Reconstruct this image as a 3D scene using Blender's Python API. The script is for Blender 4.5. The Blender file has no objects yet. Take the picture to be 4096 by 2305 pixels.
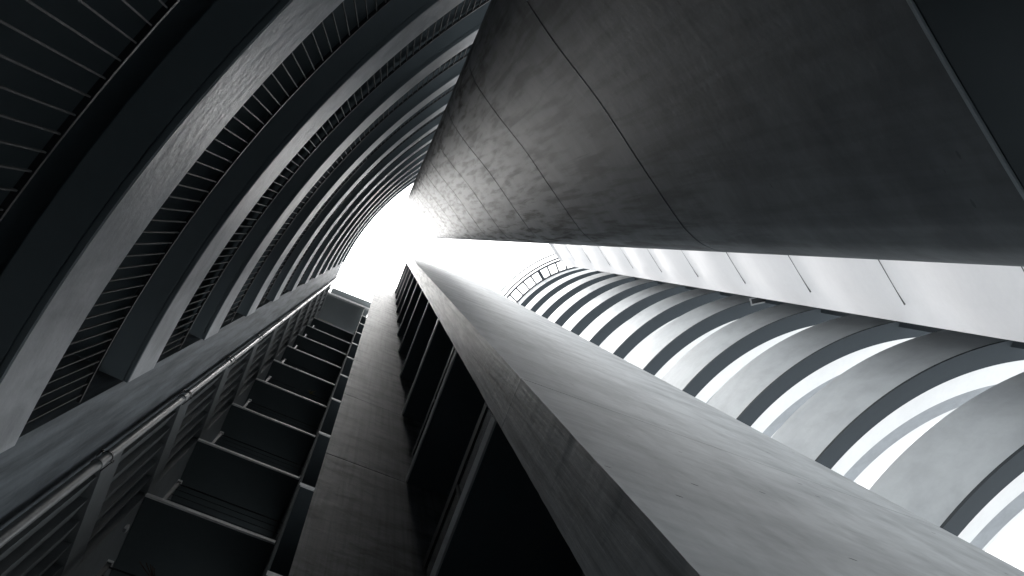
import bpy, bmesh, math, random
from mathutils import Vector, Matrix, noise
random.seed(7)
PI = math.pi
sc = bpy.context.scene
COL = sc.collection
EYE = 1.6          # camera height above the paving
ST = 3.0           # storey height

# ------------------------------------------------------------------ camera
def make_camera():
    cam = bpy.data.cameras.new('camera')
    cam.sensor_width = 36.0
    cam.lens = 28.125
    cam.clip_start = 0.05
    cam.clip_end = 2000
    o = bpy.data.objects.new('camera', cam)
    COL.objects.link(o)
    # zenith seen left of and above the picture's middle
    n = Vector((-483.0, -207.5, 3200.0)).normalized()
    q = n.rotation_difference(Vector((0, 0, 1)))
    right, down, fwd = q @ Vector((1, 0, 0)), q @ Vector((0, 1, 0)), q @ Vector((0, 0, 1))
    m = Matrix.Identity(4)
    for i in range(3):
        m[i][0] = right[i]; m[i][1] = -down[i]; m[i][2] = -fwd[i]
    m[2][3] = EYE
    o.matrix_world = m
    sc.camera = o
make_camera()

# ------------------------------------------------------------------ light
SUN_EL, SUN_AZ = 80.0, 212.0     # azimuth: where the sun stands, measured from +X towards +Y
w = bpy.data.worlds.new('World'); sc.world = w; w.use_nodes = True
nt = w.node_tree
bg = nt.nodes['Background']
sky = nt.nodes.new('ShaderNodeTexSky'); sky.sky_type = 'NISHITA'; sky.sun_disc = False
sky.sun_elevation = math.radians(SUN_EL); sky.sun_rotation = math.radians(90 - SUN_AZ)
sky.dust_density = 5.0; sky.air_density = 2.0
hs = nt.nodes.new('ShaderNodeHueSaturation'); hs.inputs['Saturation'].default_value = 0.05
nt.links.new(sky.outputs[0], hs.inputs['Color']); nt.links.new(hs.outputs[0], bg.inputs['Color'])
bg.inputs['Strength'].default_value = 0.08
sl = bpy.data.lights.new('sun', 'SUN'); sl.energy = 1.5; sl.angle = math.radians(28); sl.color = (1.0, 0.985, 0.97)
so = bpy.data.objects.new('sun', sl); COL.objects.link(so)
e, a = math.radians(SUN_EL), math.radians(SUN_AZ)
d = Vector((math.cos(e)*math.cos(a), math.cos(e)*math.sin(a), math.sin(e)))
so.rotation_euler = d.to_track_quat('Z', 'Y').to_euler()
so.location = (0, 0, 60)
sc.view_settings.view_transform = 'Standard'
sc.view_settings.look = 'None'
sc.view_settings.exposure = 2.1
sc.view_settings.gamma = 1.0
sc.cycles.max_bounces = 10
sc.cycles.diffuse_bounces = 7

# ------------------------------------------------------------------ materials
def concrete(name, base_, stain=(0.5, 0.5, 0.5), amount=0.5, scale=(1.0, 1.0), rough=0.75, bump=0.15,
             fine=0.12, spec=0.3, lo=0.40, hi=0.68, blotch=0.0, pits=0.0, bs=(3.0, 1.0), bd=0.02, high=None, dk=0.30):
    """painted or raw concrete; UV in metres, u along the wall, v up it"""
    tn = (1.0, 1.0, 1.005) if max(base_) > 0.8 else (0.94, 1.0, 1.035) if max(base_) > 0.2 else (0.84, 1.0, 1.09)  # darker bases tinted cooler: the blue cast of shade put into the colour
    base = tuple(c*f for c, f in zip(base_, tn))
    m = bpy.data.materials.new(name); m.use_nodes = True
    t = m.node_tree; N = t.nodes; L = t.links
    b = N['Principled BSDF']; b.inputs['Roughness'].default_value = rough
    b.inputs['Specular IOR Level'].default_value = spec
    tc = N.new('ShaderNodeTexCoord')
    mp = N.new('ShaderNodeMapping'); mp.inputs['Scale'].default_value = (scale[0], scale[1], 1)
    L.new(tc.outputs['UV'], mp.inputs['Vector'])
    n1 = N.new('ShaderNodeTexNoise'); n1.inputs['Scale'].default_value = 1.0
    n1.inputs['Detail'].default_value = 9; n1.inputs['Roughness'].default_value = 0.62
    L.new(mp.outputs[0], n1.inputs['Vector'])
    r1 = N.new('ShaderNodeValToRGB'); r1.color_ramp.elements[0].position = lo; r1.color_ramp.elements[1].position = hi
    L.new(n1.outputs['Fac'], r1.inputs['Fac'])
    n2 = N.new('ShaderNodeTexNoise'); n2.inputs['Scale'].default_value = 14.0; n2.inputs['Detail'].default_value = 6
    L.new(tc.outputs['UV'], n2.inputs['Vector'])
    mx = N.new('ShaderNodeMix'); mx.data_type = 'RGBA'; mx.blend_type = 'MIX'
    mx.inputs[6].default_value = (*base, 1)
    mx.inputs[7].default_value = (base[0]*stain[0], base[1]*stain[1], base[2]*stain[2], 1)
    am = N.new('ShaderNodeMath'); am.operation = 'MULTIPLY'; am.inputs[1].default_value = amount
    L.new(r1.outputs[0], am.inputs[0]); L.new(am.outputs[0], mx.inputs[0])
    out = mx.outputs[2]
    if blotch > 0:
        n3 = N.new('ShaderNodeTexNoise'); n3.inputs['Scale'].default_value = 1.0; n3.inputs['Detail'].default_value = 5
        n3.inputs['Distortion'].default_value = 0.3; n3.inputs['Roughness'].default_value = 0.6
        mp3 = N.new('ShaderNodeMapping'); mp3.inputs['Scale'].default_value = (bs[0], bs[1], 1)
        L.new(tc.outputs['UV'], mp3.inputs['Vector']); L.new(mp3.outputs[0], n3.inputs['Vector'])
        r3 = N.new('ShaderNodeValToRGB'); r3.color_ramp.elements[0].position = 0.46; r3.color_ramp.elements[1].position = 0.60
        L.new(n3.outputs['Fac'], r3.inputs['Fac'])
        mb = N.new('ShaderNodeMath'); mb.operation = 'MULTIPLY'; mb.inputs[1].default_value = blotch
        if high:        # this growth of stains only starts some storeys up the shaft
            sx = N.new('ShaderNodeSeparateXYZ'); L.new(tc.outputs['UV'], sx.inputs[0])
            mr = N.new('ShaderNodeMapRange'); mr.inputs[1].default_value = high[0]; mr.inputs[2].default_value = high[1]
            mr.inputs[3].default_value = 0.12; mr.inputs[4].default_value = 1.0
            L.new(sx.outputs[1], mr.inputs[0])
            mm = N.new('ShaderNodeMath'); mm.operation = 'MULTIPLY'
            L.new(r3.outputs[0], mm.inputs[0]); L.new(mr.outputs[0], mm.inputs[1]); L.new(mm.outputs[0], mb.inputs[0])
        else:
            L.new(r3.outputs[0], mb.inputs[0])
        m3 = N.new('ShaderNodeMix'); m3.data_type = 'RGBA'; m3.blend_type = 'MULTIPLY'
        m3.inputs[7].default_value = (dk, dk, dk*1.03, 1)
        L.new(mb.outputs[0], m3.inputs[0]); L.new(out, m3.inputs[6]); out = m3.outputs[2]
    if pits > 0:
        vo = N.new('ShaderNodeTexVoronoi'); vo.inputs['Scale'].default_value = 2.6
        mpv = N.new('ShaderNodeMapping'); mpv.inputs['Scale'].default_value = (1.0, 2.6, 1)
        L.new(tc.outputs['UV'], mpv.inputs['Vector']); L.new(mpv.outputs[0], vo.inputs['Vector'])
        lt = N.new('ShaderNodeMath'); lt.operation = 'LESS_THAN'; lt.inputs[1].default_value = 0.05
        L.new(vo.outputs['Distance'], lt.inputs[0])
        mv = N.new('ShaderNodeMath'); mv.operation = 'MULTIPLY'; mv.inputs[1].default_value = pits
        L.new(lt.outputs[0], mv.inputs[0])
        m4 = N.new('ShaderNodeMix'); m4.data_type = 'RGBA'; m4.blend_type = 'MULTIPLY'
        m4.inputs[7].default_value = (0.2, 0.2, 0.2, 1)
        L.new(mv.outputs[0], m4.inputs[0]); L.new(out, m4.inputs[6]); out = m4.outputs[2]
    mf = N.new('ShaderNodeMix'); mf.data_type = 'RGBA'; mf.blend_type = 'MULTIPLY'; mf.inputs[0].default_value = fine*2
    L.new(out, mf.inputs[6]); L.new(n2.outputs['Color'], mf.inputs[7])
    bw = N.new('ShaderNodeRGBToBW'); L.new(n2.outputs['Color'], bw.inputs[0])
    L.new(bw.outputs[0], mf.inputs[7])
    L.new(mf.outputs[2], b.inputs['Base Color'])
    # worn patches are duller as well as darker
    bs_ = N.new('ShaderNodeRGBToBW'); L.new(mf.outputs[2], bs_.inputs[0])
    ms = N.new('ShaderNodeMath'); ms.operation = 'MULTIPLY'; ms.inputs[1].default_value = spec/max(base)
    L.new(bs_.outputs[0], ms.inputs[0]); L.new(ms.outputs[0], b.inputs['Specular IOR Level'])
    bp = N.new('ShaderNodeBump'); bp.inputs['Strength'].default_value = bump; bp.inputs['Distance'].default_value = bd
    ad = N.new('ShaderNodeMath'); ad.operation = 'ADD'
    L.new(n1.outputs['Fac'], ad.inputs[0])
    sm = N.new('ShaderNodeMath'); sm.operation = 'MULTIPLY'; sm.inputs[1].default_value = 0.3
    L.new(n2.outputs['Fac'], sm.inputs[0]); L.new(sm.outputs[0], ad.inputs[1])
    L.new(ad.outputs[0], bp.inputs['Height']); L.new(bp.outputs[0], b.inputs['Normal'])
    return m

def plain(name, col, rough=0.6, metal=0.0, spec=0.4):
    m = bpy.data.materials.new(name); m.use_nodes = True
    t = m.node_tree; b = t.nodes['Principled BSDF']
    b.inputs['Roughness'].default_value = rough; b.inputs['Metallic'].default_value = metal
    b.inputs['Specular IOR Level'].default_value = spec
    tc = t.nodes.new('ShaderNodeTexCoord')
    n = t.nodes.new('ShaderNodeTexNoise'); n.inputs['Scale'].default_value = 9; n.inputs['Detail'].default_value = 6
    t.links.new(tc.outputs['Object'], n.inputs['Vector'])
    r = t.nodes.new('ShaderNodeValToRGB')
    r.color_ramp.elements[0].color = (*[c*0.72 for c in col], 1); r.color_ramp.elements[1].color = (*[min(1, c*1.2) for c in col], 1)
    t.links.new(n.outputs['Fac'], r.inputs['Fac']); t.links.new(r.outputs[0], b.inputs['Base Color'])
    return m

M = {
 'band': concrete('painted_band', (0.50, 0.50, 0.51), (0.62, 0.62, 0.64), 0.6, (1.1, 1.6), 0.52, 0.34, 0.10, 0.42, 0.42, 0.66, 0.25, 0.3, (2.2, 1.2), 0.05),
 'wallL': concrete('stained_wall', (0.19, 0.19, 0.195), (0.45, 0.45, 0.46), 0.8, (6.0, 0.5), 0.55, 0.25, 0.14, 0.34, 0.42, 0.62, 0.3, 0.0, (7, 0.35)),
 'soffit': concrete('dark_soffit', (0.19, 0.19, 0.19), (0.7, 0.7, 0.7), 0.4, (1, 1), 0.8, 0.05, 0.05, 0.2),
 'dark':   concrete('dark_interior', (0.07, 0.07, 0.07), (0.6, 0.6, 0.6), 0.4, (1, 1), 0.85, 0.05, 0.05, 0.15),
 'ceil':   concrete('pale_roof_ceiling', (0.55, 0.55, 0.54), (0.8, 0.8, 0.8), 0.4, (1, 1), 0.8, 0.05, 0.05, 0.2),
 'void':   concrete('shaded_underside', (0.075, 0.075, 0.075), (0.6, 0.6, 0.6), 0.4, (1, 1), 0.85, 0.05, 0.05, 0.15),  # near-black tone stands in for the shade beneath the tower
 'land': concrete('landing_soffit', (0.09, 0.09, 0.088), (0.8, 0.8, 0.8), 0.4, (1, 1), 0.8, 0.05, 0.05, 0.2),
 'fascia': concrete('white_fascia', (0.90, 0.89, 0.88), (0.6, 0.6, 0.6), 0.4, (9, 3), 0.6, 0.1, 0.15, 0.3),
 'louv':   concrete('louvre_panel', (0.21, 0.21, 0.21), (0.7, 0.7, 0.7), 0.4, (2, 2), 0.7, 0.05, 0.08, 0.3),
 'pier': concrete('rubbed_pier', (0.27, 0.27, 0.272), (0.40, 0.40, 0.41), 0.85, (1.6, 3.4), 0.58, 0.3, 0.18, 0.30, 0.44, 0.62, 0.4, 0.7, (20.0, 0.6)),
 'nar': concrete('scratched_edge', (0.84, 0.83, 0.82), (0.5, 0.5, 0.5), 0.7, (9.0, 0.5), 0.5, 0.35, 0.12, 0.9, 0.43, 0.62, 0.4, 0.5, (22, 0.6)),
 'wide': concrete('streaked_face', (0.54, 0.54, 0.54), (0.52, 0.53, 0.55), 0.75, (1.3, 1.7), 0.5, 0.22, 0.14, 0.5, 0.42, 0.70, 0.30, 1.0, (3.6, 1.0), 0.02, None, 0.5),
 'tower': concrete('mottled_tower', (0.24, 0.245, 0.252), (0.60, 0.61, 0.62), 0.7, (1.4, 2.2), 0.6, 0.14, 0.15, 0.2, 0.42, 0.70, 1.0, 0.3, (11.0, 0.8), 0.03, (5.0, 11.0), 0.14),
 'trim':   concrete('tower_trim', (0.5, 0.52, 0.53), (0.8, 0.8, 0.8), 0.3, (1, 1), 0.6, 0.05, 0.05, 0.3),
 'panel':  concrete('white_panel', (0.84, 0.83, 0.835), (0.86, 0.86, 0.88), 0.35, (0.5, 1.2), 0.55, 0.05, 0.04, 0.35),
 'gband': concrete('grey_parapet', (0.70, 0.70, 0.70), (0.80, 0.80, 0.82), 0.7, (0.9, 1.2), 0.6, 0.12, 0.06, 0.35, 0.42, 0.66, 0.12, 0.0, (1.5, 0.8)),
 'gsof':   concrete('dark_ring_soffit', (0.06, 0.06, 0.063), (0.9, 0.9, 0.9), 0.3, (1, 1), 0.8, 0.04, 0.05, 0.2),  # set much darker than the white ceiling next to it
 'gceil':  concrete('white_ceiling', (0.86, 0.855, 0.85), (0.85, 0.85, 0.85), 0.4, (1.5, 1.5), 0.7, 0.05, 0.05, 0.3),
 'ggrey':  concrete('worn_grey_strip', (0.50, 0.49, 0.50), (0.75, 0.75, 0.75), 0.5, (3, 3), 0.7, 0.1, 0.10, 0.3),
 'steel':  plain('galvanised_steel', (0.45, 0.46, 0.47), 0.35, 0.8),
 'pipe':   plain('grey_pvc_pipe', (0.16, 0.17, 0.175), 0.38, 0.0, 0.6),
 'black':  plain('black_metal', (0.03, 0.032, 0.035), 0.45, 0.3),
 'baluster': plain('worn_baluster', (0.085, 0.088, 0.09), 0.55, 0.0, 0.2),
 'slatem': plain('slate_blue_metal', (0.06, 0.068, 0.08), 0.5, 0.2),
 'perf':   plain('white_perforated_sheet', (0.7, 0.7, 0.72), 0.5, 0.1),
 'glass':  plain('smoked_pane', (0.05, 0.055, 0.06), 0.2, 0.0, 0.5),
 'joint':  plain('joint_sealant', (0.03, 0.03, 0.03), 0.8),
 'jgrey':  plain('grey_sealant', (0.13, 0.13, 0.135), 0.8),
 'twig':   plain('dry_twig', (0.22, 0.17, 0.07), 0.8),
 'cream':  plain('pale_yellow_plastic', (0.55, 0.52, 0.36), 0.5),
 'rust':   plain('rusty_cable', (0.07, 0.035, 0.02), 0.7),
 'pave':   concrete('paving', (0.10, 0.10, 0.10), (0.7, 0.7, 0.7), 0.5, (0.6, 0.6), 0.8, 0.2, 0.1, 0.3),
 'far':    concrete('pale_ground', (0.52, 0.52, 0.52), (0.8, 0.8, 0.8), 0.4, (0.1, 0.1), 0.9, 0.1, 0.1, 0.3),
}

# ------------------------------------------------------------------ mesh helpers
class MB:
    def __init__(s): s.v = []; s.f = []; s.uv = []
    def quad(s, p, uv):
        i = len(s.v); s.v += [tuple(q) for q in p]; s.f.append(tuple(range(i, i+len(p)))); s.uv.append(list(uv))
    def box(s, o, ex, ey, ez):
        """box from corner o with edge vectors"""
        o, ex, ey, ez = Vector(o), Vector(ex), Vector(ey), Vector(ez)
        lx, ly, lz = ex.length, ey.length, ez.length
        def fc(a, u, v, lu, lv, uo=0, vo=0): s.quad([a, a+u, a+u+v, a+v], [(uo, vo), (uo+lu, vo), (uo+lu, vo+lv), (uo, vo+lv)])
        zz = o.z
        fc(o, ex, ez, lx, lz, o.x+o.y, zz); fc(o+ey, ex, ez, lx, lz, o.x, zz)
        fc(o, ey, ez, ly, lz, o.y, zz); fc(o+ex, ey, ez, ly, lz, o.y+lx, zz)
        fc(o, ex, ey, lx, ly, o.x, o.y); fc(o+ez, ex, ey, lx, ly, o.x, o.y)
    def prism(s, poly, z0, z1, u0=0.0, rows=1, prof=None, cap=True):
        """closed polygon plan; optional profile prof(z)->outward offset handled by caller"""
        n = len(poly); u = u0
        for i in range(n):
            a, b = poly[i], poly[(i+1) % n]; l = math.hypot(b[0]-a[0], b[1]-a[1])
            for r in range(rows):
                za = z0+(z1-z0)*r/rows; zb = z0+(z1-z0)*(r+1)/rows
                s.quad([(a[0], a[1], za), (b[0], b[1], za), (b[0], b[1], zb), (a[0], a[1], zb)], [(u, za), (u+l, za), (u+l, zb), (u, zb)])
            u += l
        if cap:
            for z in (z0, z1): s.quad([(p[0], p[1], z) for p in poly], [(p[0], p[1]) for p in poly])
    def ribbon(s, A, B, z0, z1):
        """solid between two open plan lines of equal count"""
        n = len(A); u = 0
        for i in range(n-1):
            a, b, c, e_ = A[i], A[i+1], B[i+1], B[i]; l = math.hypot(b[0]-a[0], b[1]-a[1])
            s.quad([(*a, z0), (*b, z0), (*b, z1), (*a, z1)], [(u, z0), (u+l, z0), (u+l, z1), (u, z1)])
            s.quad([(*e_, z0), (*c, z0), (*c, z1), (*e_, z1)], [(u, z0), (u+l, z0), (u+l, z1), (u, z1)])
            w = math.hypot(a[0]-e_[0], a[1]-e_[1])
            for z in (z0, z1): s.quad([(*a, z), (*b, z), (*c, z), (*e_, z)], [(u, 0), (u+l, 0), (u+l, w), (u, w)])
            u += l
        for i in (0, n-1):
            a, b = A[i], B[i]; w = math.hypot(a[0]-b[0], a[1]-b[1])
            s.quad([(*a, z0), (*b, z0), (*b, z1), (*a, z1)], [(0, z0), (w, z0), (w, z1), (0, z1)])
    def tube(s, pts, r, n=8, cap=True):
        pts = [Vector(p) for p in pts]; rings = []
        rr = r if isinstance(r, (list, tuple)) else [r]*len(pts)
        for i, p in enumerate(pts):
            t = (pts[min(i+1, len(pts)-1)]-pts[max(i-1, 0)]).normalized()
            q = t.to_track_quat('Z', 'Y')
            rings.append([p + q @ Vector((rr[i]*math.cos(2*PI*k/n), rr[i]*math.sin(2*PI*k/n), 0)) for k in range(n)])
        u = 0
        for i in range(len(pts)-1):
            l = (pts[i+1]-pts[i]).length
            for k in range(n):
                k2 = (k+1) % n
                s.quad([rings[i][k], rings[i][k2], rings[i+1][k2], rings[i+1][k]], [(k/n*.3, u), ((k+1)/n*.3, u), ((k+1)/n*.3, u+l), (k/n*.3, u+l)])
            u += l
        if cap:
            for ri in (0, -1): s.quad(rings[ri], [(0, 0)]*n)
    def build(s, name, mat, parent=None, smooth=False, bevel=0.0):
        me = bpy.data.meshes.new(name)
        me.from_pydata(s.v, [], s.f)
        uvl = me.uv_layers.new(name='UVMap')
        k = 0
        for f in s.uv:
            for c in f: uvl.data[k].uv = c; k += 1
        bm = bmesh.new(); bm.from_mesh(me)
        bmesh.ops.remove_doubles(bm, verts=bm.verts, dist=1e-5)
        bmesh.ops.recalc_face_normals(bm, faces=bm.faces)
        bm.to_mesh(me); bm.free()
        me.materials.append(mat)
        if smooth:
            for p in me.polygons: p.use_smooth = True
        o = bpy.data.objects.new(name, me); COL.objects.link(o)
        if parent is not None: o.parent = parent; o.matrix_parent_inverse = parent.matrix_world.inverted()
        if smooth:
            try: me.set_sharp_from_angle(angle=math.radians(35))
            except Exception: pass
        if bevel > 0:
            b = o.modifiers.new('bevel', 'BEVEL'); b.width = bevel; b.segments = 2; b.limit_method = 'ANGLE'
        return o

def thing(name, label, cat, loc=(0, 0, 0), group=None):
    o = bpy.data.objects.new(name, None); COL.objects.link(o)
    o.location = loc; o.empty_display_size = 0.3
    bpy.context.view_layer.update()
    o['label'] = label; o['category'] = cat
    if group: o['group'] = group
    return o
def tag(o, label, cat, group=None):
    o['label'] = label; o['category'] = cat
    if group: o['group'] = group
    return o
def arc(cx, cy, r, a0, a1, step=1.0):
    n = max(2, int(abs(a1-a0)/step)+1)
    return [(cx+r*math.cos(math.radians(a0+(a1-a0)*i/(n-1))), cy+r*math.sin(math.radians(a0+(a1-a0)*i/(n-1)))) for i in range(n)]
def Z(H): return EYE + ST*H          # storeys above the eye -> metres above paving

D2 = Vector((0.36, -0.933)).normalized()      # runs from the stair side towards the light
D1 = Vector((0.925, 0.385)).normalized()      # along the stair landings

# ------------------------------------------------------------------ ground
g = MB()
g.quad([(-300, -300, -0.004), (300, -300, -0.004), (300, 300, -0.004), (-300, 300, -0.004)], [(-300, -300), (300, -300), (300, 300), (-300, 300)])
o = g.build('ground', M['far']); o['kind'] = 'structure'
g = MB(); g.quad([(-6, -6, 0), (6, -6, 0), (6, 6, 0), (-6, 6, 0)], [(-6, -6), (6, -6), (6, 6), (-6, 6)])
o = g.build('pavement', M['pave']); o['kind'] = 'structure'

# ------------------------------------------------------------------ left: curved gallery building (concave)
LC, LR = (7.10, 6.00), 10.55
A0, A1 = -153.75, -102.0
STEP = 1.0
bL = thing('curved_building', 'dark concave building with pale curved parapets, upright railings and deep shadowed galleries', 'building', (-2.4, 0, 0))
def lr(off): return arc(LC[0], LC[1], LR+off, A0, A1, STEP)
NFL = 13
corner = (-2.436, 1.341); wcorn = (-2.80, 2.18)
wall_dir = Vector((wcorn[0]-corner[0], wcorn[1]-corner[1])).normalized()
nrm = Vector((wall_dir.y, -wall_dir.x))      # candidate outward (away from camera)
if nrm.dot(Vector(corner)) < 0: nrm = -nrm
for k in range(-1, NFL):
    zt, zb = Z(1.80+k), Z(1.53+k)
    if k == NFL-1: zt = Z(1.80+k)+0.0
    m = MB(); m.ribbon(lr(0), lr(0.11), zb+0.03, zt)
    p = m.build('parapet', M['band'], bL, smooth=True)
    # soffit beam with drip groove
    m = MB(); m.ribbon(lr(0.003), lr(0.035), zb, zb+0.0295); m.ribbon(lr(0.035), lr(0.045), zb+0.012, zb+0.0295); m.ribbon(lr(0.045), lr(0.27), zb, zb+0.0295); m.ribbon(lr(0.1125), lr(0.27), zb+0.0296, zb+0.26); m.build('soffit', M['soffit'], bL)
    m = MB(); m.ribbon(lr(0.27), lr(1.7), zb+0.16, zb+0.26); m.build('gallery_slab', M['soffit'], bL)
    if k < NFL-1:
        m = MB()
        n = 1
        step = math.degrees(0.0975/LR); a = A0+0.35; zr = Z(1.80+k+0.40)
        while a < A1-1:
            ca, sa = math.cos(math.radians(a)), math.sin(math.radians(a))
            c = Vector((LC[0]+(LR+0.07)*ca, LC[1]+(LR+0.07)*sa, zt)); t = Vector((-sa, ca, 0)); rr = Vector((ca, sa, 0))
            m.box(c-t*0.004-rr*0.006, t*0.008, rr*0.012, (0, 0, zr-zt)); a += step
        m.build('railing', M['baluster'], bL)
        m = MB(); m.ribbon(lr(0.055), lr(0.085), zr, zr+0.02); m.build('handrail', M['black'], bL)
        # glazing line behind: dark wall with mullions
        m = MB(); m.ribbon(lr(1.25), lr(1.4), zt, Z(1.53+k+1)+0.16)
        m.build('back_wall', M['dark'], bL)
# end wall between galleries and corner; reveal face looks along the gallery
m = MB()
end_in = Vector(corner); 
pa = [corner, wcorn, (wcorn[0]-0.25, wcorn[1]+0.1), (wcorn[0]-1.5, wcorn[1]-0.6), (corner[0]+1.7*math.cos(math.radians(A0)), corner[1]+1.7*math.sin(math.radians(A0)))]
m.prism(pa, -0.2, Z(13.85)); m.build('end_wall', M['wallL'], bL)
# base wall and mass behind
m = MB(); m.ribbon(lr(0.02), lr(0.5), -0.2, Z(0.53)+0.004); m.build('base_wall', M['wallL'], bL)
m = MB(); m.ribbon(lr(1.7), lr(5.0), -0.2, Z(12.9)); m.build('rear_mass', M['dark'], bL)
m = MB(); m.ribbon(lr(0.3), lr(1.7), Z(13.0), Z(13.06)); m.build('roof', M['soffit'], bL)

# ------------------------------------------------------------------ drain pipe on the corner
px, py, pr = -2.655, 2.085, 0.047
pp = thing('drain_pipe', 'glossy grey drain pipe running full height up the corner beside the louvres', 'pipe', (px, py, 0))
for k in range(-1, 13):
    z0 = Z(2.544+k-1); z1 = Z(2.544+k)
    m = MB(); m.tube([(px, py, z0), (px, py, z1)], pr, 20, False); m.build('pipe_length', M['pipe'], pp, smooth=True)
    m = MB()
    m.tube([(px, py, z1-0.02), (px, py, z1-0.012), (px, py, z1+0.075), (px, py, z1+0.083)], [pr+0.001, pr+0.009, pr+0.009, pr+0.001], 20)
    m.build('coupling', M['pipe'], pp, smooth=True)
    m = MB(); zz = z1+0.26
    m.tube([(px, py, zz), (px, py, zz+0.035)], pr+0.006, 20)
    nn = Vector((px, py, 0)).normalized(); tt = Vector((-nn.y, nn.x, 0))
    for s_ in (-1, 1):
        m.box(Vector((px, py, zz))+tt*s_*(pr+0.004)-nn*0.004, tt*s_*0.028, nn*0.008, (0, 0, 0.035))
        m.tube([Vector((px, py, zz+0.017))+tt*s_*(pr+0.02)-nn*0.02, Vector((px, py, zz+0.017))+tt*s_*(pr+0.02)+nn*0.14], 0.006, 6)
    m.build('bracket', M['black'], pp)

# ------------------------------------------------------------------ louvred side wall between pipe and landings
lc = Vector((-3.32, 3.53)); lstart = Vector((-2.80, 2.18))
lw = thing('louvred_wall', 'tall louvred screen wall with slanting fins between the pipe and the landings', 'wall', (lc.x, lc.y, 0))
e2 = (lc-lstart).normalized(); Ls = (lc-lstart).length; nin = Vector((-e2.y, e2.x)) 
if nin.dot(-lc) > 0: nout = -nin
else: nout = nin
def P3(v, z): return Vector((v.x, v.y, z))
for k in range(-2, 10):
    zb = Z(3.785+k)
    m = MB(); m.box(P3(lstart, zb), P3(e2*Ls, 0), P3(nout*0.12, 0), (0, 0, 0.62)); m.build('fascia_band', M['louv'], lw)
    m = MB(); nf = 6; sp = Ls/nf
    for i in range(nf):
        a_ = lstart+e2*(i*sp); b_ = lstart+e2*((i+1)*sp-0.0005)
        m.prism([tuple(a_+nout*0.02), tuple(b_+nout*0.11), tuple(b_+nout*0.15), tuple(a_+nout*0.15)], zb+0.62, Z(3.785+k+1))
    m.build('louvre', M['louv'], lw)
m = MB(); m.box(P3(lstart+nout*0.26-e2*0.8, -0.2), P3(e2*(Ls+1.4), 0), P3(nout*0.2, 0), (0, 0, Z(13.6)+0.2)); m.build('backing_wall', M['dark'], lw)
m = MB(); m.box(P3(lstart, -0.2), P3(e2*Ls, 0), P3(nout*0.12, 0), (0, 0, Z(1.5)+0.2)); m.build('base_wall', M['louv'], lw)

# ------------------------------------------------------------------ open stair landings
rc = Vector((-1.625, 4.292)); e1 = (rc-lc).normalized(); W1 = (rc-lc).length
back = Vector((-e1.y, e1.x))
if back.dot(lc) < 0: back = -back
st = thing('stair_tower', 'open stair tower of stacked dark landings with pale front edges and pipe rails', 'stairwell', (lc.x, lc.y, 0))
DEP = 1.9
for k in range(-3, 9):
    zb = Z(3.76+k)
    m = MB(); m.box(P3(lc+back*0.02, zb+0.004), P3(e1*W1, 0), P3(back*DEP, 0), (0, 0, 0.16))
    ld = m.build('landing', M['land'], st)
    m = MB(); m.box(P3(lc-back*0.012, zb), P3(e1*W1, 0), P3(back*0.028, 0), (0, 0, 0.085)); m.build('edge', M['fascia'], ld)
    # railing
    m = MB()
    if k < 8:
        for hh in (0.30, 0.52, 0.74, 0.96):
            m.tube([P3(lc+e1*0.22+back*0.06, zb+hh), P3(rc+back*0.06, zb+hh)], 0.006 if hh < 0.9 else 0.012, 6)
        m.box(P3(lc+e1*0.20+back*0.04, zb+0.16), P3(e1*0.05, 0), P3(back*0.05, 0), (0, 0, 0.86))
        m.build('rail', M['black'], ld)
        m = MB(); m.box(P3(lc+e1*0.192+back*0.032, zb+1.02), P3(e1*0.066, 0), P3(back*0.066, 0), (0, 0, 0.05)); m.build('post_cap', M['fascia'], ld)
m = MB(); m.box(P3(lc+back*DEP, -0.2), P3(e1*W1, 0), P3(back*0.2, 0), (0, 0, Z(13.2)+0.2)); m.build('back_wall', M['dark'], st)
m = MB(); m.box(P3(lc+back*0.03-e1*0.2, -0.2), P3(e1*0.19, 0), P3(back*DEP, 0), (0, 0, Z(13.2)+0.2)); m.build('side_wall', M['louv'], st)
# roof: ceiling, white beam, upper overhang
b0 = Vector((-3.018, 2.737)); b1 = Vector((-1.146, 3.532)); eb = (b1-b0).normalized(); Wb = (b1-b0).length
m = MB(); m.box(P3(b0-eb*0.25+back*0.1, Z(13.22)), P3(eb*(Wb+0.35), 0), P3(back*3.0, 0), (0, 0, 0.2)); m.build('ceiling', M['ceil'], st)
m = MB(); m.box(P3(b0-eb*0.10, Z(13.2)-0.30), P3(eb*(Wb+0.35), 0), P3(back*0.099, 0), (0, 0, 0.86)); m.build('roof_beam', M['fascia'], st)
t0 = Vector((-2.835, 2.565)); t1 = Vector((-1.025, 3.30)); et = (t1-t0).normalized()
m = MB(); m.box(P3(t0-et*0.04, Z(13.2)+0.563), P3(et*2.4, 0), P3(back*0.6, 0), (0, 0, 0.2)); m.build('overhang', M['ceil'], st)
m = MB(); m.box(P3(t0-et*0.30, Z(13.2)+0.1), P3(et*0.03, 0), P3(back*0.5, 0), (0, 0, 0.9)); m.build('flashing', M['steel'], st)

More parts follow.
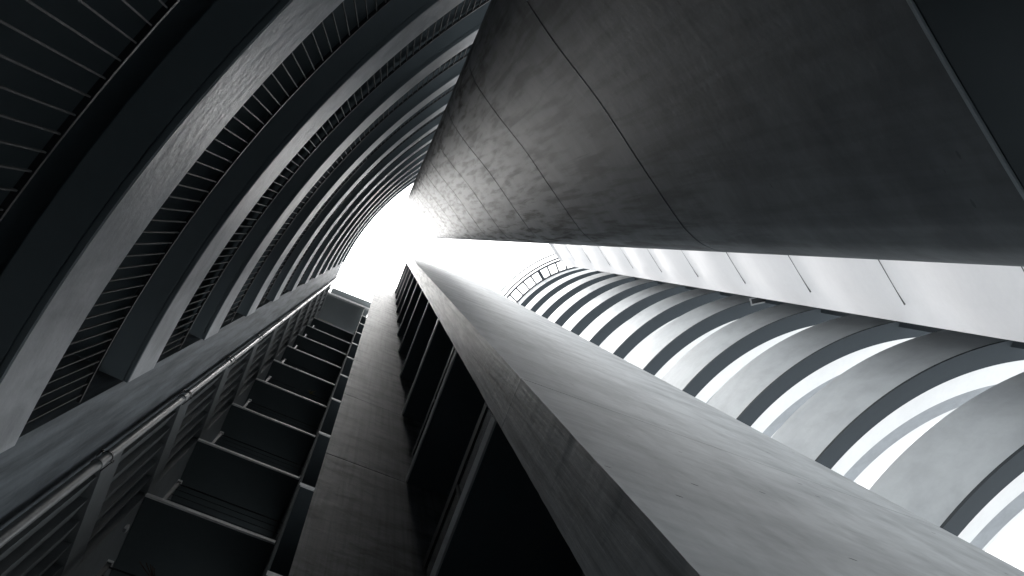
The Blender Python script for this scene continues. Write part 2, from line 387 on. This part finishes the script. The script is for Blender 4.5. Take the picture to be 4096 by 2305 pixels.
# ------------------------------------------------------------------ narrow duct between landings and pier
s0 = Vector((-1.29, 3.45)); 
sd = thing('service_shaft', 'narrow black shaft with short pale ledges between the landings and the stained pier', 'shaft', (s0.x, s0.y, 0))
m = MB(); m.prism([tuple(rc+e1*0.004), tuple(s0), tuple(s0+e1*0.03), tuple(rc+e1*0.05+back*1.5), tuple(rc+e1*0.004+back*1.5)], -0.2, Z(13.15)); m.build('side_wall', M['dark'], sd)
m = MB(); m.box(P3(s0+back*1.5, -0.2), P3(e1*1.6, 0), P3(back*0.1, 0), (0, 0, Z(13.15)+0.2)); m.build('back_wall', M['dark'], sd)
m = MB(); m.box(P3(s0+e1*1.1+back*0.42, -0.2), P3(e1*0.1, 0), P3(back*1.075, 0), (0, 0, Z(13.15)+0.2)); m.build('side_wall', M['dark'], sd)  # added out of view to keep light from behind out of the shaft
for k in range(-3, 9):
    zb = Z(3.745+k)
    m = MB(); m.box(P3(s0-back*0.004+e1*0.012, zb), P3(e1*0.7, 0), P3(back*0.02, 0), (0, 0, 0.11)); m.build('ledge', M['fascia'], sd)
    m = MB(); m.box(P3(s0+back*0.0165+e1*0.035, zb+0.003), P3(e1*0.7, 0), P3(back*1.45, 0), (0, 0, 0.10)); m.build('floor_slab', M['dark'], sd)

# ------------------------------------------------------------------ pier with horizontal pour joints
pc = Vector((0.135, 2.441)); pe = Vector((0.92, 0.39)).normalized(); Lp = 0.846*math.hypot(0.92, 0.39)
pl = pc-pe*Lp; pb = Vector((-pe.y, pe.x))
if pb.dot(pc) < 0: pb = -pb
pi_ = thing('concrete_pier', 'tall stained concrete pier with horizontal pour joints beside the dark balconies', 'pier', (pl.x, pl.y, 0))
PT = Z(12.8)
def lift_wall(parent, a, ee, length, back_, thick, zs, mat, name, gap=0.012, depth=0.012, bev=0.004):
    """a wall poured in lifts: every lift one mesh, a recessed joint between lifts"""
    for i in range(len(zs)-1):
        m = MB(); m.box(P3(a, zs[i]+gap/2), P3(ee*length, 0), P3(back_*thick, 0), (0, 0, zs[i+1]-zs[i]-gap))
        m.build(name, mat, parent, bevel=bev)
    m = MB(); m.box(P3(a+back_*depth+ee*depth, zs[0]), P3(ee*(length-2*depth), 0), P3(back_*(thick-2*depth), 0), (0, 0, zs[-1]-zs[0]))
    m.build('joint', M['joint'], parent)
zs = [-0.2]+[Z(2.623+k) for k in range(-2, 10)]+[PT]
lift_wall(pi_, pl, pe, Lp+2.6, Vector((-0.20, 0.98)), 0.35, zs, M['pier'], 'lift', 0.008, 0.006)

# ------------------------------------------------------------------ balcony stack between pier and slab block
nl = Vector((0.638, 1.137)); ne = (nl-pc).normalized(); Ln = (nl-pc).length
ob = Vector((-ne.y, ne.x))
if ob.x < 0: ob = -ob
bs = thing('balcony_stack', 'stack of dark balconies with thin white edges between the pier and the tapering slab block', 'balconies', (pc.x, pc.y, 0))
for k in range(0, 12):
    zb = Z(0.623+k)
    if k == 11: zb = Z(11.6)
    m = MB(); m.box(P3(pc+ob*0.012-ne*0.0, zb+0.003), P3(ne*(Ln+0.02), 0), P3(ob*2.2, 0), (0, 0, 0.15)); s_ = m.build('balcony_slab', M['soffit'], bs)
    m = MB(); m.box(P3(pc-ob*0.004+ne*0.003, zb), P3(ne*(Ln-0.006), 0), P3(ob*0.014, 0), (0, 0, 0.155)); m.build('edge', M['fascia'], s_)
    if k < 10:
        m = MB(); q0 = pc+ob*0.05+ne*0.08; q1 = nl+ob*0.05-ne*0.03; lq = (q1-q0).length
        m.box(P3(q0, zb+0.27), P3(ne*lq, 0), P3(ob*0.03, 0), (0, 0, 0.09))
        m.box(P3(q0, zb+0.72), P3(ne*lq, 0), P3(ob*0.03, 0), (0, 0, 0.12))
        for f in (0.0, 0.5, 0.985):
            m.box(P3(q0+ne*lq*f-ne*0.0+ob*0.002, zb+0.15), P3(ne*0.03, 0), P3(ob*0.026, 0), (0, 0, 0.7))
        m.build('railing', M['black'], s_)
        m = MB(); m.box(P3(q0+ob*0.01, zb+0.37), P3(ne*lq, 0), P3(ob*0.006, 0), (0, 0, 0.34)); m.build('pane', M['glass'], s_)
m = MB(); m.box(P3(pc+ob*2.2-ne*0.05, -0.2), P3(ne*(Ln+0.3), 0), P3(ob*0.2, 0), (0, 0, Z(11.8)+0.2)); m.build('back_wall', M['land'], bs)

# ------------------------------------------------------------------ slab block: narrow edge + wide streaked face
ar = Vector((0.756, 0.836)); we = Vector((2.777, 1.044)).normalized(); Lw = 2.967
wend = ar+we*Lw
BT = Z(11.65)
sb = thing('slab_block', 'tall tapering concrete slab block with a scratched narrow edge and a streaked pale wide face', 'building', (ar.x, ar.y, 0))
zj = [Z(1.545-1), Z(1.545), Z(2.9), Z(5.0)]
far = wend+Vector((-we.y, we.x))*0.5
def blockpoly(ins=0.0):
    a = Vector(ar)+we*ins+ (nl-ar).normalized()*ins; b_ = Vector(wend)-we*ins+Vector((-we.y, we.x))*ins
    c = wend+Vector((-we.y, we.x))*(0.36-ins)-we*ins
    d_ = Vector(nl)+we*(0.001+ins)-(nl-ar).normalized()*ins
    return [tuple(d_), tuple(a), tuple(b_), tuple(c)]
# faces carry their own materials, so the narrow edge is a 6 mm skin part on the body
zz = [-0.2, Z(0.545), Z(1.545), BT]
def wear(z, seed):
    v = Vector((seed*7.3, 1.7, z*2.3)); f = noise.noise(v)*0.006+noise.noise(v*4.1)*0.004
    c = noise.noise(Vector((seed*3.1, 9.2, z*1.1)))
    if c > 0.30: f += (c-0.30)*0.07*abs(noise.noise(v*9.0))
    return f
nd = (nl-ar).normalized()
for i in range(3):
    za, zb_ = zz[i]+(0.005 if i else 0), zz[i+1]-0.005
    n_ = max(2, int((zb_-za)/0.05)); mb_ = MB(); mn_ = MB(); prev = None
    for q in range(n_+1):
        z = za+(zb_-za)*q/n_
        d_, a__, b__, c__ = [Vector(p) for p in blockpoly()]
        a__ = a__+(nd+we).normalized()*max(0, 0.004+wear(z, 1)); d_ = d_-nd*(0.003+wear(z, 2))*0.5; b__ = b__-we*max(0, wear(z, 3))
        cur = [P3(v, z) for v in (d_, a__, b__, c__)]
        if prev:
            for e_, (x0, x1) in enumerate(((0, 1), (1, 2), (2, 3), (3, 0))):
                l = (cur[x1]-cur[x0]).length; u0 = (0, 10, 20, 30)[e_]
                (mn_ if e_ == 0 else mb_).quad([prev[x0], prev[x1], cur[x1], cur[x0]], [(u0, prev[0].z), (u0+l, prev[0].z), (u0+l, z), (u0, z)])
        else: mb_.quad(cur, [(0, 0)]*4)
        prev = cur
    mb_.quad(prev, [(0, 0), (1, 0), (1, 1), (0, 1)])
    mb_.build('body', M['wide'], sb); mn_.build('narrow_edge', M['nar'], sb)
m = MB(); m.prism(blockpoly(0.014), -0.2, BT-0.02); m.build('joint', M['joint'], sb)

# ------------------------------------------------------------------ big rounded tower
def catmull(P, sub=6):
    out = []; n = len(P)
    for i in range(n):
        p0, p1, p2, p3 = [Vector(P[(i+j-1) % n]) for j in range(4)]
        for s_ in range(sub):
            t = s_/sub
            out.append(tuple(0.5*((2*p1)+(-p0+p2)*t+(2*p0-5*p1+4*p2-p3)*t*t+(-p0+3*p1-3*p2+p3)*t**3)))
    return out
TP = [(0.795, -1.85), (0.795, -1.72), (0.833, -1.61), (0.893, -1.50), (1.08, -1.245), (1.375, -0.885), (1.667, -0.475), (1.93, -0.115), (2.02, -0.02), (2.11, 0.048), (2.25, 0.094), (2.45, 0.103),
      (2.7, 0.08), (3.0, -0.08), (3.15, -0.5), (3.0, -1.3), (2.5, -2.1), (1.9, -2.42), (1.35, -2.42), (1.02, -2.24), (0.86, -2.02)]
TPs = catmull(TP, 6)
def inset(poly, d_):
    n = len(poly); out = []
    area = sum(poly[i][0]*poly[(i+1) % n][1]-poly[(i+1) % n][0]*poly[i][1] for i in range(n)); sg = 1 if area > 0 else -1
    for i in range(n):
        a, b_ = Vector(poly[i-1]), Vector(poly[(i+1) % n]); t = (b_-a).normalized()
        out.append((poly[i][0]-sg*t.y*d_, poly[i][1]+sg*t.x*d_))
    return out
tw = thing('round_tower', 'massive rounded concrete tower with mottled stains and dark horizontal joints overhead', 'tower', (2.1, -1.35, 0))
TT = Z(13.6)
for k in range(0, 13):
    z0, z1 = Z(0.738+k), Z(1.738+k)
    if k == 12: z1 = TT
    g_ = 0.022+0.010*k
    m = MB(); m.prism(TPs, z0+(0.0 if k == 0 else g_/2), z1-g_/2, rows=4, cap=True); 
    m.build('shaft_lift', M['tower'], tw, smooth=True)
m = MB(); m.prism(inset(TPs, 0.015), Z(0.738)+0.02, TT-0.01); m.build('joint', M['joint'], tw)
m = MB(); m.prism(inset(TPs, -0.001), Z(0.738)-0.016, Z(0.738)-0.002); m.build('base_trim', M['trim'], tw)
m = MB(); m.prism(inset(TPs, 0.007), Z(0.738)-0.024, Z(0.738)-0.0165); m.build('underside', M['void'], tw)
m = MB(); m.prism(arc(2.1, -1.35, 0.5, 0, 350, 10), -0.2, Z(0.738)-0.025); m.build('stem', M['tower'], tw)

# ------------------------------------------------------------------ white panelled wall
pw = thing('white_panel_wall', 'bright white wall of stacked pillowed panels beside the curved balconies on the right', 'wall', (8.0, 0.4, 0))
q0 = Vector((7.53, -0.204)); q1 = Vector((8.614, 1.421)); pq = (q1-q0).normalized(); Lq = (q1-q0).length
pn = Vector((-pq.y, pq.x))
if pn.dot(q0) > 0: pn = -pn      # towards the camera
for k in range(-4, 11):
    z0 = Z(3.009+k); z1 = Z(4.009+k)
    if k == 10: z1 = Z(13.15)
    if k == -4: z0 = -0.2
    m = MB(); rows = 16; cols = 24
    def off(u, t, c=0):
        # pillow: swells out towards its lower third, dies out near the joint ends
        f = 0.5-0.5*math.cos(2*PI*min(1, t)) 
        tt = (t+0.10) % 1.0
        return 0.12*math.sin(PI*tt)**1.3 * (1.0-max(0.0, min(1.0, (u-(Lq-0.6))/0.55)))+(0.012*noise.noise(Vector((u*1.5, z0+t*3, 0))) if c < cols else 0)
    grid = [[None]*(cols+1) for _ in range(rows+1)]
    for r in range(rows+1):
        for c in range(cols+1):
            u = Lq*c/cols; t = r/rows
            p = q0+pq*u+pn*off(u, t, c)
            grid[r][c] = (Vector((p.x, p.y, z0+(z1-z0)*t)), (u, z0+(z1-z0)*t))
    for r in range(rows):
        for c in range(cols):
            cs = [grid[r][c], grid[r][c+1], grid[r+1][c+1], grid[r+1][c]]
            m.quad([x[0] for x in cs], [x[1] for x in cs])
    m.build('panel', M['panel'], pw, smooth=True)
    if k > -4:
        m = MB(); jl = Lq-0.42
        aa = q0+pn*(off(1, 0)+0.006); m.box(P3(aa, z0-0.011), P3(pq*jl, 0), P3(-pn*0.05, 0), (0, 0, 0.012)); m.build('joint', M['jgrey'], pw)
m = MB(); m.box(P3(q0-pn*0.05, -0.2), P3(pq*Lq, 0), P3(-pn*0.25, 0), (0, 0, Z(13.1)+0.2)); m.build('core', M['panel'], pw)

m = MB(); m.prism([(10.25, 1.80), (10.55, 1.80), (10.6, 0.25), (8.0, -0.20), (7.95, 0.05), (10.35, 0.5)], -0.2, Z(13.0)); m.build('shade_wall', M['gsof'], pw)  # added to block light from the nearby parapets; dark colour stands for shade

# ------------------------------------------------------------------ right: convex gallery building
RC, RR = (11.153, 7.369), 5.767
B0, B1 = -178.0, -58.0
gb = thing('round_gallery_building', 'convex round building ringed with pale parapets and dark soffits, sky showing through the lower floors', 'building', (9.0, 3.0, 0))
def rr_(off): return arc(RC[0], RC[1], RR-off, B0, B1, 1.5)
RB = 2.95
def slope(A, B, za, zb_, th):
    m = MB(); u = 0
    for i in range(len(A)-1):
        a, b, c, e_ = A[i], A[i+1], B[i+1], B[i]; l = math.hypot(b[0]-a[0], b[1]-a[1])
        for dz in (0, th):
            m.quad([(*a, za+dz), (*b, za+dz), (*c, zb_+dz), (*e_, zb_+dz)], [(u, 0), (u+l, 0), (u+l, .4), (u, .4)])
        m.quad([(*a, za), (*b, za), (*b, za+th), (*a, za+th)], [(u, 0), (u+l, 0), (u+l, th), (u, th)])
        m.quad([(*e_, zb_), (*c, zb_), (*c, zb_+th), (*e_, zb_+th)], [(u, 0), (u+l, 0), (u+l, th), (u, th)])
        u += l
    for i in (0, len(A)-1):
        a, e_ = A[i], B[i]
        m.quad([(*a, za), (*e_, zb_), (*e_, zb_+th), (*a, za+th)], [(0, 0), (.4, 0), (.4, th), (0, th)])
    return m
for k in range(-3, 12):
    zb = Z(RB+k); zt = zb+0.52*ST
    if k == 11: zt = Z(14.28)
    m = MB(); m.ribbon(rr_(0), rr_(0.10), zb+0.06, zt); m.build('parapet', M['gband'], gb, smooth=True)
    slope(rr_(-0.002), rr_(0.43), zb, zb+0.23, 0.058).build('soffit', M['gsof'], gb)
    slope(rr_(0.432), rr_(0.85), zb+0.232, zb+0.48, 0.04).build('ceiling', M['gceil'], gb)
    slope(rr_(0.852), rr_(1.05), zb+0.48, zb+0.481, 0.05).build('inner_strip', M['ggrey'], gb)
    slope(rr_(1.052), rr_(1.17), zb+0.50, zb+0.56, 0.05).build('inner_rim', M['gceil'], gb)
m = MB(); m.ribbon(rr_(0.02), rr_(0.3), -0.2, Z(-0.4)); m.build('base_wall', M['gband'], gb)
# roof walkway cantilevered off the top ring
zw = Z(14.30)
m = MB(); m.ribbon(rr_(-0.10), rr_(0.0), zw-0.02, zw+0.12); wk = m.build('walkway_frame', M['slatem'], gb)
m = MB(); m.ribbon(rr_(-0.58), rr_(-0.68), zw-0.02, zw+0.08); m.build('outer_beam', M['slatem'], wk)
for i, ang in enumerate([-176+4.65*q for q in range(25)]):
    ca, sa = math.cos(math.radians(ang)), math.sin(math.radians(ang))
    t = Vector((-sa, ca, 0)); r3 = Vector((ca, sa, 0))
    c = Vector((RC[0], RC[1], zw))+r3*(RR+0.102)
    wdt = 0.17 if i in (4, 12, 20) else 0.085
    m = MB(); m.box(c-t*wdt/2, t*wdt, r3*0.476, (0, 0, 0.05)); m.build('crossbar', M['slatem'], wk)
m = MB(); m.tube([(*p, zw+0.35) for p in arc(RC[0], RC[1], RR+0.76, B0, B1, 1.5)], 0.045, 6)
m.tube([(*p, zw+0.62) for p in arc(RC[0], RC[1], RR+1.02, B0, B1, 1.5)], 0.035, 6)
m.build('guard_rail', M['slatem'], wk)
# perforated sheets lying on the walkway
for a0_, a1_, r0_, r1_ in ((-145.0, -139.8, 0.06, 0.56), (-117.8, -115.2, 0.04, 0.24)):
    m = MB(); na = 22 if a1_-a0_ > 4 else 12; nr = 12 if r1_ > .5 else 8
    for i in range(na+1):
        a_ = math.radians(a0_+(a1_-a0_)*i/na); r3 = Vector((math.cos(a_), math.sin(a_), 0)); t = Vector((-r3.y, r3.x, 0))
        m.box(Vector((RC[0], RC[1], zw+0.055))+r3*(RR+r0_)-t*0.004, t*0.008, r3*(r1_-r0_), (0, 0, 0.004))
    for j in range(nr+1):
        rr0 = RR+r0_+(r1_-r0_)*j/nr
        m.ribbon(arc(RC[0], RC[1], rr0, a0_, a1_, .5), arc(RC[0], RC[1], rr0+0.008, a0_, a1_, .5), zw+0.0595, zw+0.0635)
    m.build('perforated_sheet', M['perf'], wk)

# ------------------------------------------------------------------ small loose things
tp = Z(10.76-4)+0.97
m = MB()
tc_ = P3(lc+e1*(W1*0.72)+back*0.05, tp)
rnd = random.Random(3)
for i in range(9):
    a_ = rnd.uniform(-1, 1); l_ = rnd.uniform(0.1, 0.26)
    p1 = tc_+Vector((e1.x*l_*a_, e1.y*l_*a_, rnd.uniform(-0.02, 0.10)))-Vector((back.x, back.y, 0))*rnd.uniform(0, 0.12)
    m.tube([tc_+Vector((0, 0, 0.01)), (tc_+p1)/2+Vector((0, 0, 0.03)), p1], [0.008, 0.005, 0.003], 5)
tag(m.build('dry_twig', M['twig']), 'dry brown twig caught on the rail of a dark stair landing', 'twig')
m = MB(); zt_ = Z(11.76)+0.165
m.tube([P3(lc+e1*0.16-back*0.0, zt_+0.03), P3(lc+e1*0.5-back*0.01, zt_+0.04), P3(lc+e1*0.85-back*0.0, zt_+0.03)], 0.03, 8)
tag(m.build('loose_pipe', M['cream']), 'short pale yellow pipe lying on the edge of the topmost landing', 'pipe')
for i in range(5):
    m = MB(); pts = []
    for q in range(12):
        t_ = q/11
        pts.append((-2.86+0.05*i+0.30*t_+0.03*math.sin(3*t_+i), 3.72+0.30*t_+0.015*i, Z(3.15)-0.25*math.sin(PI*t_)*(0.6+0.12*i)-0.02*i))
    o_ = m.tube(pts, 0.006, 6)
    tag(m.build('hanging_cable', M['rust']), 'thin rusty brown cable sagging in the dark under the lowest landing', 'cable', 'rusty cables under the lowest landing')
jb = thing('junction_box', 'small pale junction box on the dark louvred wall near the lowest landing', 'box', (-3.13, 3.52, Z(3.3)))
m = MB(); m.box((-3.16, 3.50, Z(3.27)), (0.02, -0.05, 0), (0.03, 0.012, 0), (0, 0, 0.14)); m.build('case', M['steel'], jb, bevel=0.003)
m = MB(); m.box((-3.128, 3.512, Z(3.27)+0.02), (0.016, -0.04, 0), (0.006, 0.0024, 0), (0, 0, 0.10)); m.build('lid', M['fascia'], jb)
lf = thing('soffit_vent', 'narrow framed vent under the round building beside the edge of the white wall', 'vent', (10.16, 1.75, Z(6.95)))
av = [(-103.5, -97.5)]
for a0_, a1_ in av:
    def vr(off, x0, x1): return arc(RC[0], RC[1], RR+off, x0, x1, 0.8)
    zz_ = Z(6.95)-0.035
    m = MB(); m.ribbon(vr(0.06, a0_, a1_), vr(0.10, a0_, a1_), zz_, zz_+0.03); m.ribbon(vr(-0.12, a0_, a1_), vr(-0.08, a0_, a1_), zz_, zz_+0.03)
    m.ribbon(vr(-0.08, a0_, a0_+0.4), vr(0.06, a0_, a0_+0.4), zz_, zz_+0.03); m.ribbon(vr(-0.08, a1_-0.4, a1_), vr(0.06, a1_-0.4, a1_), zz_, zz_+0.03)
    m.build('frame', M['steel'], lf)
    m = MB(); m.ribbon(vr(-0.08, a0_+.4, a1_-.4), vr(0.06, a0_+.4, a1_-.4), zz_+0.012, zz_+0.03); m.build('grille', M['black'], lf)
